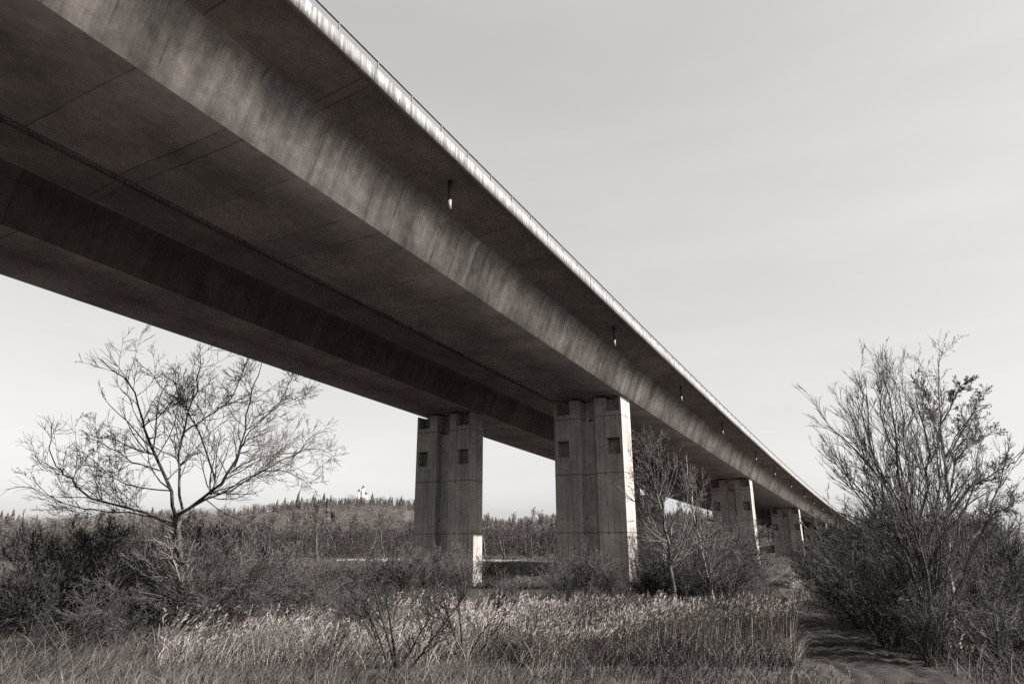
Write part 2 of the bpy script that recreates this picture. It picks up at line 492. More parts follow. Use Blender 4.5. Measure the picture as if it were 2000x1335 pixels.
# railing on the near deck: handrail and a post every two metres
RO, RH = 3.33, 3.74
hr = []
ss = np.arange(-96, S_END + .1, 2.0)
P = bpt(ss, RO, RH)
def tube_path(P, r, k=6):
    d = np.gradient(P, axis=0); d /= np.linalg.norm(d, axis=1)[:, None]
    u = np.cross(d, [0, 0, 1.]); u /= np.linalg.norm(u, axis=1)[:, None]; w = np.cross(u, d)
    t = np.arange(k) * 2 * PI / k
    V = P[:, None] + r * (np.cos(t)[None, :, None] * u[:, None] + np.sin(t)[None, :, None] * w[:, None])
    n = len(P); i = (np.arange(n - 1)[:, None] * k + np.arange(k)).ravel(); j = (np.arange(n - 1)[:, None] * k + (np.arange(k) + 1) % k).ravel()
    return V.reshape(-1, 3), np.stack([i, j, j + k, i + k], 1)
v, q = tube_path(P, .045, 8); link('handrail', np_mesh('handrail', v, q, smooth=True), M_RAIL, DECK1)
v, q = tube_path(bpt(ss, RO, RH - .38), .02, 6); link('lower_rail', np_mesh('lower_rail', v, q, smooth=True), M_RAIL, DECK1)
pv, pq, pt_ = cylinder((0, 0, 0), (0, 0, RH - 2.99), .035, 8)
post_me = np_mesh('railing_post', pv, pq, pt_)
post_me.materials.append(M_RAIL)
vis = [s for s in ss if s >= -47]
for s in vis[:100]:
    o = bpy.data.objects.new('railing_post', post_me); COL.objects.link(o); o.parent = DECK1
    o.location = bpt(s, RO, 2.99)
parts = []
for s in vis[100:]:
    a = bpt(s, RO, 2.99); parts.append((pv + a, pq))
v, q = merge(parts); o = link('far_railing_posts', np_mesh('far_railing_posts', v, q), M_RAIL, DECK1); o['kind'] = 'stuff'

# drain pipes under the right-hand cantilever
for s in (-46.4, -28.1, -7.9, 9.2, 26.3, 47.2, 63.8, 82.2, 101.5, 117.8, 136.0):
    v, q, t = cylinder(bpt(s, 2.52, 2.6), bpt(s, 2.52, 1.58), .085, 12)
    o = link('drain_pipe', np_mesh('drain_pipe', v, q, t), M_SHADEDPIPE, DECK1)
    v, q, t = cylinder(bpt(s, 2.52, 1.578), bpt(s, 2.52, 1.12), .09, 12)
    link('pipe_lit_end', np_mesh('pipe_lit_end', v, q, t), M_PIPE, o)  # lower end coloured paler, as sunlit below the deck's shadow

# ------------------------------------------------------------------ piers
def voxel_mesh(name, xs, ys, zs, solid, ztop):
    """faces between solid and empty cells of an uneven grid; UV in metres, v measured from the top"""
    nx, ny, nz = len(xs) - 1, len(ys) - 1, len(zs) - 1
    sol = np.zeros((nx + 2, ny + 2, nz + 2), bool)
    for i in range(nx):
        for j in range(ny):
            for k in range(nz):
                sol[i + 1, j + 1, k + 1] = solid((xs[i] + xs[i + 1]) / 2, (ys[j] + ys[j + 1]) / 2, (zs[k] + zs[k + 1]) / 2)
    V, Q, UV = [], [], []
    def quad(c):
        n = len(V); V.extend(c); Q.append([n, n + 1, n + 2, n + 3])
    for i in range(nx):
        for j in range(ny):
            for k in range(nz):
                if not sol[i + 1, j + 1, k + 1]: continue
                x0, x1, y0, y1, z0, z1 = xs[i], xs[i + 1], ys[j], ys[j + 1], zs[k], zs[k + 1]
                def uvz(z): return z - ztop
                if not sol[i, j + 1, k + 1]: quad([(x0, y1, z0), (x0, y0, z0), (x0, y0, z1), (x0, y1, z1)]); UV += [(30 + y1, uvz(z0)), (30 + y0, uvz(z0)), (30 + y0, uvz(z1)), (30 + y1, uvz(z1))]
                if not sol[i + 2, j + 1, k + 1]: quad([(x1, y0, z0), (x1, y1, z0), (x1, y1, z1), (x1, y0, z1)]); UV += [(50 + y0, uvz(z0)), (50 + y1, uvz(z0)), (50 + y1, uvz(z1)), (50 + y0, uvz(z1))]
                if not sol[i + 1, j, k + 1]: quad([(x0, y0, z0), (x1, y0, z0), (x1, y0, z1), (x0, y0, z1)]); UV += [(x0, uvz(z0)), (x1, uvz(z0)), (x1, uvz(z1)), (x0, uvz(z1))]
                if not sol[i + 1, j + 2, k + 1]: quad([(x1, y1, z0), (x0, y1, z0), (x0, y1, z1), (x1, y1, z1)]); UV += [(70 + x1, uvz(z0)), (70 + x0, uvz(z0)), (70 + x0, uvz(z1)), (70 + x1, uvz(z1))]
                if not sol[i + 1, j + 1, k]: quad([(x0, y1, z0), (x1, y1, z0), (x1, y0, z0), (x0, y0, z0)]); UV += [(x0, y1), (x1, y1), (x1, y0), (x0, y0)]
                if not sol[i + 1, j + 1, k + 2]: quad([(x0, y0, z1), (x1, y0, z1), (x1, y1, z1), (x0, y1, z1)]); UV += [(x0, y0), (x1, y0), (x1, y1), (x0, y1)]
    return np_mesh(name, V, Q, uv=UV)

def pier(s, o0, label, group='concrete piers of the viaduct', lamp=False):
    b = bpt(s, o0 - WB / 2, 0)
    gz = float(ground_z(b[0], b[1])) - .1
    ht = float(b[2]) - .22 - gz                     # top is a bearing's thickness below the soffit
    root = empty('viaduct_pier', (b[0], b[1], gz), -(PHI + float(hd(s))))
    tag(root, label, 'pier', group)
    hw, sw = WB / 2, 2.22
    z0 = -.6
    for sg in (-1, 1):
        xo, xi = sg * hw, sg * (hw - sw)
        pk = sorted([sg * (hw - .18), sg * (hw - 1.4)]); wn = sorted([sg * (hw - .22), sg * (hw - 1.3)])
        xs_ = sorted({xo, xi, *pk, *wn}); ys_ = [0, .8, .95, DP - .95, DP - .8, DP]
        zs_ = [z0, ht - 4.55, ht - 3.25, ht - 1.12, ht]
        def solid(x, y, z):
            edge_y = min(y, DP - y)
            if z > ht - 1.12 and pk[0] < x < pk[1] and edge_y < .95: return False
            if ht - 4.55 < z < ht - 3.25 and wn[0] < x < wn[1] and edge_y < .8: return False
            return True
        link('shaft', voxel_mesh('shaft', xs_, ys_, zs_, solid, ht), M_PIER, root)
        v, q = box(sg * 1.85 - .45, sg * 1.85 + .45, DP / 2 - .4, DP / 2 + .4, ht, ht + .22)
        link('bearing', np_mesh('bearing', v, q), M_BEARING, root)
    link('cross_wall', voxel_mesh('cross_wall', [-(hw - sw), hw - sw], [.5, DP - .5], [z0, ht - 1.75], lambda *a: True, ht), M_PIER, root)
    # bearing block of the girder over the middle of the pier
    if lamp:
        v, q = box(hw, hw + .35, .1, .5, ht - 3.2, ht - 2.7)
        link('junction_box', np_mesh('junction_box', v, q), M_PIPE, root)
    return root

O2 = -WB - GB
names1 = ['tall concrete pier of the near deck, nearest of its row, one sunlit side',
          'second pier of the near deck, partly behind the small pointed trees',
          'third pier of the near deck, with a small pale box on its sunlit edge',
          'fourth pier of the near deck, thin sunlit edge left of the willow',
          'fifth pier of the near deck, farthest thin bright edge in the row']
names2 = ['tall shaded pier of the far deck, sunlit only near its foot',
          'second pier of the far deck, seen just right of the nearest pier']
for k, lb in enumerate(names1): pier(k * SPAN, 0.0, lb, lamp=(k == 2))
for k, lb in enumerate(names2): pier(k * SPAN, O2, lb)

# ------------------------------------------------------------------ branches
def tubes(P, Rr, k):
    """P (B,n,3), Rr (B,n) -> tapered tubes"""
    B, n, _ = P.shape
    d = np.gradient(P, axis=1); d /= np.linalg.norm(d, axis=2, keepdims=True) + 1e-9
    a = np.where(np.abs(d[..., 2:3]) < .9, np.array([0, 0, 1.]), np.array([1., 0, 0]))
    a = np.broadcast_to(a[:, :1], d.shape)
    u = np.cross(d, a); u /= np.linalg.norm(u, axis=2, keepdims=True) + 1e-9
    w = np.cross(d, u)
    t = np.arange(k) * 2 * PI / k
    V = P[:, :, None] + Rr[:, :, None, None] * (np.cos(t)[None, None, :, None] * u[:, :, None] + np.sin(t)[None, None, :, None] * w[:, :, None])
    base = (np.arange(B)[:, None, None] * n + np.arange(n - 1)[None, :, None]) * k
    i = base + np.arange(k); j = base + (np.arange(k) + 1) % k
    Q = np.stack([i, j, j + k, i + k], -1).reshape(-1, 4)
    return V.reshape(-1, 3), Q

def unit(v): return v / (np.linalg.norm(v, axis=-1, keepdims=True) + 1e-9)

def resample(P, n):
    """polyline -> n points, smoothed"""
    P = np.asarray(P, float)
    d = np.concatenate([[0], np.cumsum(np.linalg.norm(np.diff(P, axis=0), axis=1))])
    t = np.linspace(0, d[-1], n * 4)
    Q = np.stack([np.interp(t, d, P[:, i]) for i in range(3)], 1)
    k = 2 * (n * 4 // (len(P) * 3) // 2) + 1
    if k >= 3:
        pad = np.concatenate([np.repeat(Q[:1], k // 2, 0), Q, np.repeat(Q[-1:], k // 2, 0)])
        Q2 = np.stack([np.convolve(pad[:, i], np.ones(k) / k, 'valid') for i in range(3)], 1)
        Q2[0] = Q[0]; Q2[-1] = Q[-1]; Q = Q2
    return Q[np.linspace(0, n * 4 - 1, n).round().astype(int)]

def children(rng, P, Rr, m, t0, t1, ang, length, ratio, rmin, n=5, up=.1, wig=.15, taper=.35, lfall=.55, flat=0.0, bias=None):
    """grow m children on each branch of P"""
    B, np_, _ = P.shape
    T = rng.uniform(t0, t1, (B, m))
    T = np.sort(T, axis=1)
    f = T * (np_ - 1); i0 = np.minimum(f.astype(int), np_ - 2); fr = (f - i0)[..., None]
    bi = np.arange(B)[:, None]
    p = P[bi, i0] * (1 - fr) + P[bi, i0 + 1] * fr
    d = unit(P[bi, i0 + 1] - P[bi, i0])
    r = (Rr[bi, i0] * (1 - fr[..., 0]) + Rr[bi, i0 + 1] * fr[..., 0])
    bl = np.linalg.norm(np.diff(P, axis=1), axis=2).sum(1)[:, None]
    p, d, r, T = p.reshape(-1, 3), d.reshape(-1, 3), r.reshape(-1), T.reshape(-1)
    bl = np.repeat(bl, m, 1).reshape(-1)
    C = len(p)
    a = unit(np.cross(d, rng.normal(size=(C, 3))))
    th = rng.normal(ang, ang * .25, C)
    cd = unit(d * np.cos(th)[:, None] + a * np.sin(th)[:, None])
    if bias is not None: cd = unit(cd + bias)
    if flat: cd[:, 2] *= (1 - flat); cd = unit(cd)
    ln = length * bl * (1 - lfall * T) * rng.uniform(.55, 1.25, C)
    cr = np.maximum(r * ratio, rmin)
    out = np.zeros((C, n, 3)); out[:, 0] = p
    st = (ln / (n - 1))[:, None]
    for k in range(1, n):
        cd = unit(cd + rng.normal(size=(C, 3)) * wig + np.array([0, 0, up]))
        out[:, k] = out[:, k - 1] + cd * st
    rr = cr[:, None] * np.linspace(1, taper, n)[None]
    return out, np.maximum(rr, rmin * .6)

def tree_from_limbs(limbs, seed, levels, rmin=.011, n0=14, tip=.25):
    """limbs: list of (polyline points, r0, r1). levels: list of dicts for children()"""
    rng = np.random.default_rng(seed)
    Ps = np.stack([resample(p, n0) for p, _, _ in limbs])
    for i in range(len(Ps)):
        Ln = np.linalg.norm(np.diff(Ps[i], axis=0), axis=1).sum()
        w = rng.normal(size=(n0, 3)) * Ln * .006; w[0] = 0
        Ps[i] += w
    Rs = np.stack([np.linspace(1, 0, n0) ** .8 * (a - b) + b for _, a, b in limbs])
    trunk = [tubes(Ps, Rs, 7)]
    crown = []
    P, Rr = Ps, Rs
    pools = [(P, Rr)]
    for li, lv in enumerate(levels):
        lv = dict(lv); src = lv.pop('src', -1)
        P, Rr = pools[src]
        C, CR = children(rng, P, Rr, rmin=rmin, **lv)
        pools.append((C, CR))
        (trunk if li == 0 and lv.get('ratio', 0) > .5 else crown).append(tubes(C, CR, 4 if li < 2 else 3))
    return merge(trunk), merge(crown), pools

def bud_faces(rng, pools, per, size):
    P, _ = pools[-1]
    B, n, _ = P.shape
    pts = P[np.repeat(np.arange(B), per), rng.integers(1, n, B * per)]
    C = len(pts)
    a = unit(rng.normal(size=(C, 3))) * size * rng.uniform(.5, 1.3, (C, 1)); b = unit(np.cross(a, rng.normal(size=(C, 3)))) * size * .45
    V = np.stack([pts, pts + a * .5 + b, pts + a, pts + a * .5 - b], 1).reshape(-1, 3)
    return V, np.arange(C * 4).reshape(-1, 4)

def make_tree(name, base, limbs, seed, levels, label, cat='tree', group=None, rmin=.011, mt=None, mc=None, buds=None, crown_name='crown'):
    """limbs given in world coordinates; the thing's origin is its base"""
    b = np.array([base[0], base[1], float(ground_z(base[0], base[1]))])
    limbs = [(np.asarray(p) - b, a, c) for p, a, c in limbs]
    tr, cr, pools = tree_from_limbs(limbs, seed, levels, rmin)
    root = empty(name, b); tag(root, label, cat, group)
    link('trunk', np_mesh('trunk', *tr, smooth=True), mt or M_BARK, root)
    link(crown_name, np_mesh(crown_name, *cr), mc or M_TWIG, root)
    if buds:
        v, q = bud_faces(np.random.default_rng(seed + 5), pools, *buds)
        link('leaves', np_mesh('leaves', v, q), M_BUD, root)
    return root

def copy_tree(o, loc, rz, sc, label, group=None):
    c = o.copy(); COL.objects.link(c); c.location = loc; c.rotation_euler = (0, 0, rz); c.scale = sc
    c['label'] = label
    if group: c['group'] = group
    for ch in [x for x in bpy.data.objects if x.parent == o]:
        d = ch.copy(); COL.objects.link(d); d.parent = c
    return c

def traced(pxs, depth, dj, rng):
    """pixel trace of a limb -> points around one depth, wandering by dj metres in depth"""
    n = len(pxs); dd = np.cumsum(rng.normal(size=n)) * dj; dd -= dd[0]
    return np.array([at_depth(x, y, depth + q) for (x, y), q in zip(pxs, dd)])

# ---- big bare tree on the left
D = 31.0
rg = np.random.default_rng(3)
base = at_depth(349, 1222, D)
def c1(pts): return [(x / 1.921, 640 + y / 1.921) for x, y in pts]       # trace coordinates of an enlargement
LT = [
    (c1([(672, 1118), (678, 980), (682, 860), (666, 770), (660, 700)]), .23, .16, 0),
    (c1([(662, 710), (650, 640), (600, 530), (565, 440), (530, 340), (500, 230), (440, 170), (375, 120)]), .125, .02, .5),
    (c1([(685, 680), (665, 570), (670, 480), (690, 390), (740, 220), (752, 60)]), .095, .015, .5),
    (c1([(668, 700), (760, 640), (830, 580), (900, 480), (920, 380), (935, 260), (985, 130)]), .12, .016, -.5),
    (c1([(810, 590), (770, 450), (750, 395), (700, 300), (610, 230), (550, 150)]), .07, .015, .6),
    (c1([(655, 745), (540, 690), (380, 650), (280, 590), (215, 520), (185, 460), (185, 360)]), .09, .016, -.6),
    (c1([(655, 735), (500, 688), (300, 680), (180, 630), (120, 560)]), .06, .012, .6),
    (c1([(690, 690), (780, 640), (900, 590), (1000, 520), (1080, 490), (1180, 400), (1225, 385)]), .085, .013, .7),
    (c1([(830, 620), (960, 545), (1040, 530), (1110, 550), (1170, 600)]), .055, .012, -.6),
    (c1([(880, 520), (930, 390), (1030, 300), (1150, 245)]), .06, .013, .7),
    (c1([(860, 545), (960, 490), (1060, 470), (1200, 450), (1285, 505)]), .05, .012, -.7),
    (c1([(690, 395), (760, 350), (870, 270), (935, 105)]), .055, .013, -.7),
    (c1([(600, 535), (500, 505), (400, 440), (340, 415)]), .045, .012, .8),
    (c1([(640, 610), (520, 600), (420, 560), (330, 480)]), .05, .012, -.8),
    (c1([(540, 370), (600, 330), (650, 270), (680, 150)]), .045, .012, -.7),
    (c1([(920, 385), (985, 340), (1050, 280), (1110, 150)]), .045, .012, .5),
]
limbs = [(traced(p, D, dj, rg), a * .66, b * .8) for p, a, b, dj in LT]
lv_big = [dict(m=20, t0=.14, t1=.98, ang=.78, length=.38, ratio=.5, n=7, up=.07, wig=.12),
          dict(m=6, t0=.1, t1=1, ang=.7, length=.62, ratio=.55, n=6, up=.05, wig=.12),
          dict(m=3, t0=.1, t1=1, ang=.65, length=.75, ratio=.6, n=5, up=.04, wig=.12)]
make_tree('bare_tree', base, limbs, 11, lv_big, 'large bare spreading tree with crooked limbs, in front of the far hill', group=None, rmin=.0105)

# ---- willow clump and budding tree on the right
D = 25.0
base = at_depth(1833, 1292, D)
def c4(pts): return [(1500 + x / 1.92, 640 + y / 1.92) for x, y in pts]
RT = [
    ([(640, 1235), (560, 960), (510, 820), (440, 650), (400, 540), (310, 440), (225, 370)], .10, .014, .35),
    ([(650, 1235), (600, 1000), (560, 880), (540, 720), (490, 560), (470, 330), (440, 180)], .11, .014, .35),
    ([(630, 1235), (560, 900), (500, 640), (430, 560), (380, 440), (370, 250)], .09, .014, .45),
    ([(660, 1235), (580, 980), (560, 760), (600, 600), (590, 400), (545, 250)], .09, .012, -.4),
    ([(640, 1240), (540, 1010), (440, 760), (380, 640), (310, 560), (235, 490)], .07, .012, -.5),
    ([(600, 1240), (500, 1080), (400, 960), (300, 880), (200, 800)], .05, .011, .4),
    ([(655, 1235), (590, 940), (520, 700), (500, 520), (430, 330), (415, 190)], .08, .012, .5),
    ([(620, 1240), (520, 960), (430, 800), (350, 720), (250, 690)], .055, .011, -.4),
    ([(650, 1240), (620, 1020), (600, 820), (640, 620), (630, 480), (610, 340)], .07, .012, .5),
    ([(650, 1240), (570, 960), (480, 640), (360, 480), (290, 290)], .07, .012, -.6),
    ([(645, 1240), (600, 960), (545, 700), (520, 450), (490, 220)], .07, .012, .7),
    ([(640, 1240), (540, 1000), (420, 740), (320, 600), (245, 450)], .06, .012, .7),
    ([(650, 1240), (590, 1000), (500, 760), (400, 500), (330, 250)], .07, .012, .6),
    ([(655, 1240), (640, 980), (650, 760), (570, 480), (520, 300)], .06, .012, -.6),
    ([(655, 1240), (660, 1000), (700, 800), (760, 640), (800, 420)], .06, .012, .6),
    ([(655, 1240), (690, 1020), (780, 820), (860, 640), (900, 470)], .055, .012, -.5),
]
limbs = [(traced(c4(p), D, dj, rg), a * .72, b) for p, a, b, dj in RT]
lv_willow = [dict(m=22, t0=.14, t1=.98, ang=.38, length=.34, ratio=.5, n=7, up=.07, wig=.06),
             dict(m=5, t0=.1, t1=1, ang=.36, length=.62, ratio=.55, n=5, up=.05, wig=.07),
             dict(m=3, t0=.1, t1=1, ang=.38, length=.7, ratio=.6, n=4, up=.04, wig=.08)]
make_tree('willow', base, limbs, 21, lv_willow, 'tall bare many-stemmed willow beside the track, fanned dark stems', 'tree', rmin=.009)

D = 26.5
base = at_depth(1866, 1250, D)
BT = [
    ([(705, 1180), (690, 1000), (685, 820), (685, 680), (660, 500), (650, 350), (640, 200), (640, 115)], .13, .014, .15),
    ([(688, 600), (700, 500), (760, 430), (830, 400), (880, 390)], .055, .011, .4),
    ([(686, 690), (750, 600), (830, 560), (900, 500)], .05, .011, -.4),
    ([(655, 440), (620, 360), (600, 260), (560, 180)], .045, .01, .3),
    ([(650, 360), (690, 290), (720, 220), (765, 190)], .045, .01, -.3),
    ([(690, 780), (620, 860), (560, 900)], .04, .01, .3),
    ([(660, 500), (720, 400), (760, 330), (800, 240)], .045, .01, .5),
    ([(690, 900), (760, 800), (840, 700), (950, 640)], .06, .012, -.4),
]
limbs = [(traced(c4(p), D, dj, rg), a * .8, b) for p, a, b, dj in BT]
lv_bud = [dict(m=26, t0=.22, t1=.99, ang=.65, length=.29, ratio=.5, n=6, up=.1, wig=.12),
          dict(m=6, t0=.1, t1=1, ang=.65, length=.6, ratio=.55, n=5, up=.06, wig=.12),
          dict(m=3, t0=.1, t1=1, ang=.65, length=.7, ratio=.6, n=4, up=.05, wig=.25)]
make_tree('budding_tree', base, limbs, 31, lv_bud, 'slender tree with small young leaves at its top, just right of the willow', 'tree', rmin=.009, mt=M_PALEBARK, buds=(3, .045))

# ---- generic upright tree maker (free standing, no trace)
def upright(seed, h, r0, lean=0.0, spread=.3, nlimb=14, reach=.36, t0=.2, ang=.75, dense=1.0, stems=1, up=.2):
    rng = np.random.default_rng(seed); limbs = []
    for k in range(stems):
        a = rng.uniform(0, 6.28); l = lean + (0 if stems == 1 else rng.uniform(.05, spread))
        p = [np.zeros(3)]; d = np.array([math.cos(a) * l, math.sin(a) * l, 1.])
        hh = h * (1 if k == 0 else rng.uniform(.7, 1))
        for i in range(6):
            d = unit(d + rng.normal(size=3) * .06 + np.array([0, 0, .05])); p.append(p[-1] + d * hh / 6)
        limbs.append((np.array(p), r0 * (1 if k == 0 else .7), .012))
    lv = [dict(m=nlimb, t0=t0, t1=.97, ang=ang, length=reach, ratio=.5, n=6, up=up, wig=.08, lfall=.8),
          dict(m=int(5 * dense), t0=.1, t1=1, ang=.6, length=.58, ratio=.55, n=5, up=.06, wig=.1),
          dict(m=int(3 * dense), t0=.1, t1=1, ang=.55, length=.75, ratio=.6, n=4, up=.05, wig=.12)]
    return limbs, lv

def upright_tree(name, px, py, depth, h, seed, label, cat='tree', group=None, rmin=.011, mt=None, mc=None, r0=.12, **kw):
    b = at_depth(px, py, depth)
    b[2] = float(ground_z(b[0], b[1])) - .05
    limbs, lv = upright(seed, h, r0, **kw)
    limbs = [(p + b, a, c) for p, a, c in limbs]
    return make_tree(name, b, limbs, seed, lv, label, cat, group, rmin, mt, mc)

upright_tree('alder', 1318, 1195, 38, 9.7, 41, 'small pointed bare tree in front of the second near-deck pier', r0=.13, nlimb=52, t0=.2, ang=.9, rmin=.011, dense=1.2, reach=.5)
upright_tree('alder', 1394, 1190, 39, 8.6, 42, 'pale slim sapling tree standing right beside the small pointed tree', r0=.10, nlimb=44, t0=.12, ang=.65, rmin=.011, dense=1.1, reach=.42, mt=M_PALEBARK)

# ------------------------------------------------------------------ shrubs
def shrub_geo(seed, h, n, spread, arch, dense=(8, 5, 4), rmin=.0075, r0=.019, wig=.07, up=.05):
    rng = np.random.default_rng(seed); limbs = []
    P = np.zeros((n, 7, 3))
    az = rng.uniform(0, 2 * PI, n); sp = spread * np.sqrt(rng.uniform(.02, 1, n))
    d = unit(np.stack([np.cos(az) * sp, np.sin(az) * sp, np.ones(n)], 1))
    P[:, 0, :2] = d[:, :2] * .5 * rng.uniform(0, 1, (n, 1)); P[:, 0, 2] = -.1
    L_ = h * rng.uniform(.6, 1.1, n)
    for k in range(1, 7):
        out = np.stack([np.cos(az), np.sin(az), -np.ones(n) * .6], 1) * arch * (k / 6)
        d = unit(d + out + rng.normal(size=(n, 3)) * .05)
        P[:, k] = P[:, k - 1] + d * (L_ / 6)[:, None]
    Rr = np.linspace(1, .35, 7)[None] * (r0 * rng.uniform(.7, 1.3, n))[:, None]
    out = [tubes(P, Rr, 5)]
    Q, QR = P, Rr
    for i, m in enumerate(dense):
        Q, QR = children(rng, Q, QR, m, .2 if i == 0 else .1, 1, .48, .46 if i == 0 else .55, .6, rmin, n=5 if i == 0 else 4, up=up, wig=wig + .05 * i, lfall=.5)
        out.append(tubes(Q, QR, 3))
    return merge(out)

def shrub_mesh(name, *a, m=None, **k):
    v, q = shrub_geo(*a, **k)
    me = np_mesh(name, v, q); me.materials.append(m or M_SHRUB)
    return me

SH = {
    'upright': shrub_mesh('upright_shrub', 51, 3.2, 26, .45, .02),
    'arching': shrub_mesh('arching_shrub', 52, 3.8, 26, .6, .14),
    'dense': shrub_mesh('dense_shrub', 53, 3.2, 30, .8, .06, dense=(9, 6, 4)),
    'dark': shrub_mesh('dark_shrub', 54, 3.2, 28, .65, .05, dense=(9, 6, 4), m=M_DARKSHRUB),
    'tangle': shrub_mesh('tangled_shrub', 55, 3.2, 30, 1.0, .16, dense=(8, 5, 4), wig=.2, up=.0),
    'sparse': shrub_mesh('sparse_shrub', 56, 3.0, 7, .8, .03, dense=(7, 4, 2), rmin=.009, r0=.028, m=M_DARKSHRUB),
}
SRNG = np.random.default_rng(91)
def shrub(kind, px, py, h, label, group=None, w=1.0, name='bare_shrub', cat='shrub'):
    b = on_ground(px, py)
    o = bpy.data.objects.new(name, SH[kind]); COL.objects.link(o)
    s = h / 3.0
    o.location = (b[0], b[1], float(ground_z(b[0], b[1])))
    o.rotation_euler = (0, 0, SRNG.uniform(0, 6.28)); o.scale = (s * w, s * w, s)
    tag(o, label, cat, group)
    return o

G_L = 'bare shrubs around the large spreading tree'
for a in (
    ('tangle', 405, 1222, 3.6, 'tangle of pale canes just right of the spreading tree trunk', 1.2),
    ('dark', 300, 1216, 3.4, 'dense bare shrub just left of the spreading tree trunk', 1.1),
    ('arching', 470, 1215, 3.7, 'arching shrub with long pale canes right of the spreading tree', 1.2),
    ('tangle', 540, 1218, 3.0, 'low tangled shrub under the right limbs of the spreading tree', 1.3),
    ('arching', 600, 1200, 3.1, 'shrub of arching canes halfway between the spreading tree and shaded pier', 1.2),
    ('arching', 665, 1195, 2.5, 'leaning shrub of fine canes left of the shaded pier', 1.2),
    ('dark', 120, 1215, 4.0, 'dark bushy shrub at the left end of the meadow', 1.1),
    ('dark', 60, 1240, 3.8, 'leftmost shrub, dark and twiggy, cut by the picture edge', 1.1),
    ('upright', 235, 1228, 3.6, 'thin upright shrub between the dark shrub and the spreading tree', 1.0),
    ('sparse', 150, 1278, 2.6, 'open forked shrub low in the front left grass', 1.2),
    ('dark', 180, 1185, 4.6, 'tall dark shrub behind the front left shrubs', 1.0),
    ('dark', 390, 1180, 4.6, 'tall dense shrub behind the spreading tree trunk', 1.1),
    ('dark', 510, 1180, 3.4, 'rounded twiggy shrub behind the arching canes', 1.1),
    ('arching', 345, 1240, 3.9, 'arching pale canes in front of the spreading tree trunk', .9),
    ('tangle', 430, 1236, 3.2, 'low tangle in front of the spreading tree, right of its trunk', 1.1),
    ('tangle', 250, 1250, 2.6, 'low tangled shrub in front of the spreading tree, left of it', 1.2),
): shrub(a[0], a[1], a[2], a[3] * 1.12, a[4], G_L, a[5])
G_P = 'bare shrubs at the feet of the first piers'
for a in (
    ('dense', 845, 1165, 3.4, 'twiggy shrub against the front of the shaded pier', 1.0),
    ('upright', 790, 1175, 3.2, 'upright shrub at the left foot of the shaded pier', 1.1),
    ('dark', 740, 1168, 2.8, 'dark low shrub left of the shaded pier foot', 1.1),
    ('upright', 905, 1180, 3.0, 'slim shrub in front of the sunlit foot of the shaded pier', 1.0),
    ('dense', 1105, 1180, 2.5, 'bushy shrub at the left foot of the nearest near-deck pier', 1.0),
    ('upright', 1150, 1178, 3.2, 'tall fine shrub against the middle of the nearest near-deck pier', 1.1),
    ('upright', 1195, 1182, 2.4, 'fine shrub against the right half of the nearest near-deck pier', 1.0),
    ('dark', 1272, 1194, 2.0, 'dark shrub at the sunlit right edge of the nearest near-deck pier', 1.0),
    ('dense', 960, 1155, 2.4, 'small shrub standing in the gap between the two nearest piers', 1.0),
): shrub(*a[:5], G_P, a[5])
G_M = 'bare shrubs under the pair of small pointed trees'
for a in (
    ('dark', 1300, 1196, 2.6, 'dark shrub under the left side of the small pointed tree', 1.1),
    ('dense', 1345, 1198, 3.4, 'shrub between the small pointed tree and the pale sapling', 1.0),
    ('dense', 1425, 1190, 3.6, 'rounded shrub right of the pale sapling', 1.2),
    ('upright', 1370, 1165, 5.0, 'tall fine shrub behind the pale sapling', 1.1),
    ('dark', 1462, 1172, 3.2, 'dark shrub at the bend of the earth track', 1.1),
    ('upright', 1450, 1140, 5.0, 'upright shrub in front of the second near-deck pier', 1.1),
    ('dense', 1292, 1160, 4.4, 'tall shrub filling the gap right of the nearest near-deck pier', 1.1),
): shrub(*a[:5], G_M, a[5])
G_R = 'bare shrubs beside the willow'
for a in (
    ('dark', 1690, 1225, 4.2, 'dense dark shrub left of the willow stems', 1.1),
    ('dark', 1640, 1185, 3.6, 'dark rounded shrub on the right bank of the track', 1.1),
    ('arching', 1740, 1262, 3.4, 'shrub with pale drooping canes at the willow foot', 1.2),
    ('dark', 1770, 1220, 4.6, 'tall dark shrub behind the willow stems', 1.1),
    ('dense', 1900, 1250, 4.2, 'bushy shrub right of the budding tree trunk', 1.1),
    ('tangle', 1950, 1285, 3.6, 'tangled shrub in the lower right corner', 1.2),
    ('dark', 1985, 1220, 5.4, 'tall dark shrub at the right picture edge', 1.1),
    ('upright', 1815, 1300, 2.2, 'thin upright shoots in front of the willow foot', 1.0),
    ('dark', 1860, 1200, 5.6, 'tall dark shrub behind the budding tree', 1.1),
    ('dark', 1600, 1140, 3.8, 'dark shrub in front of the third near-deck pier edge', 1.1),
    ('dark', 1660, 1150, 5.0, 'high dark shrub hiding the far end of the viaduct', 1.2),
    ('dark', 1720, 1150, 6.5, 'high dark shrub behind the willow, left of its middle', 1.2),
): shrub(*a[:5], G_R, a[5])
# the open shrub with forked dark stems in the front middle
shrub('sparse', 775, 1302, 3.6, 'open shrub with dark forked stems in the front middle grass', None, 1.35)
shrub('sparse', 905, 1286, 3.0, 'open thin shrub leaning in the reeds right of the forked front shrub', None, 1.3)
shrub('upright', 985, 1225, 2.3, 'fine upright shrub at the reed edge below the gap between the nearest piers', None, 1.0)
shrub('dense', 700, 1240, 2.2, 'low twiggy shrub behind the forked front shrub, left of it', None, 1.1)
shrub('sparse', 640, 1300, 2.0, 'thin dark sapling in the grass left of the open forked shrub', None, .8)

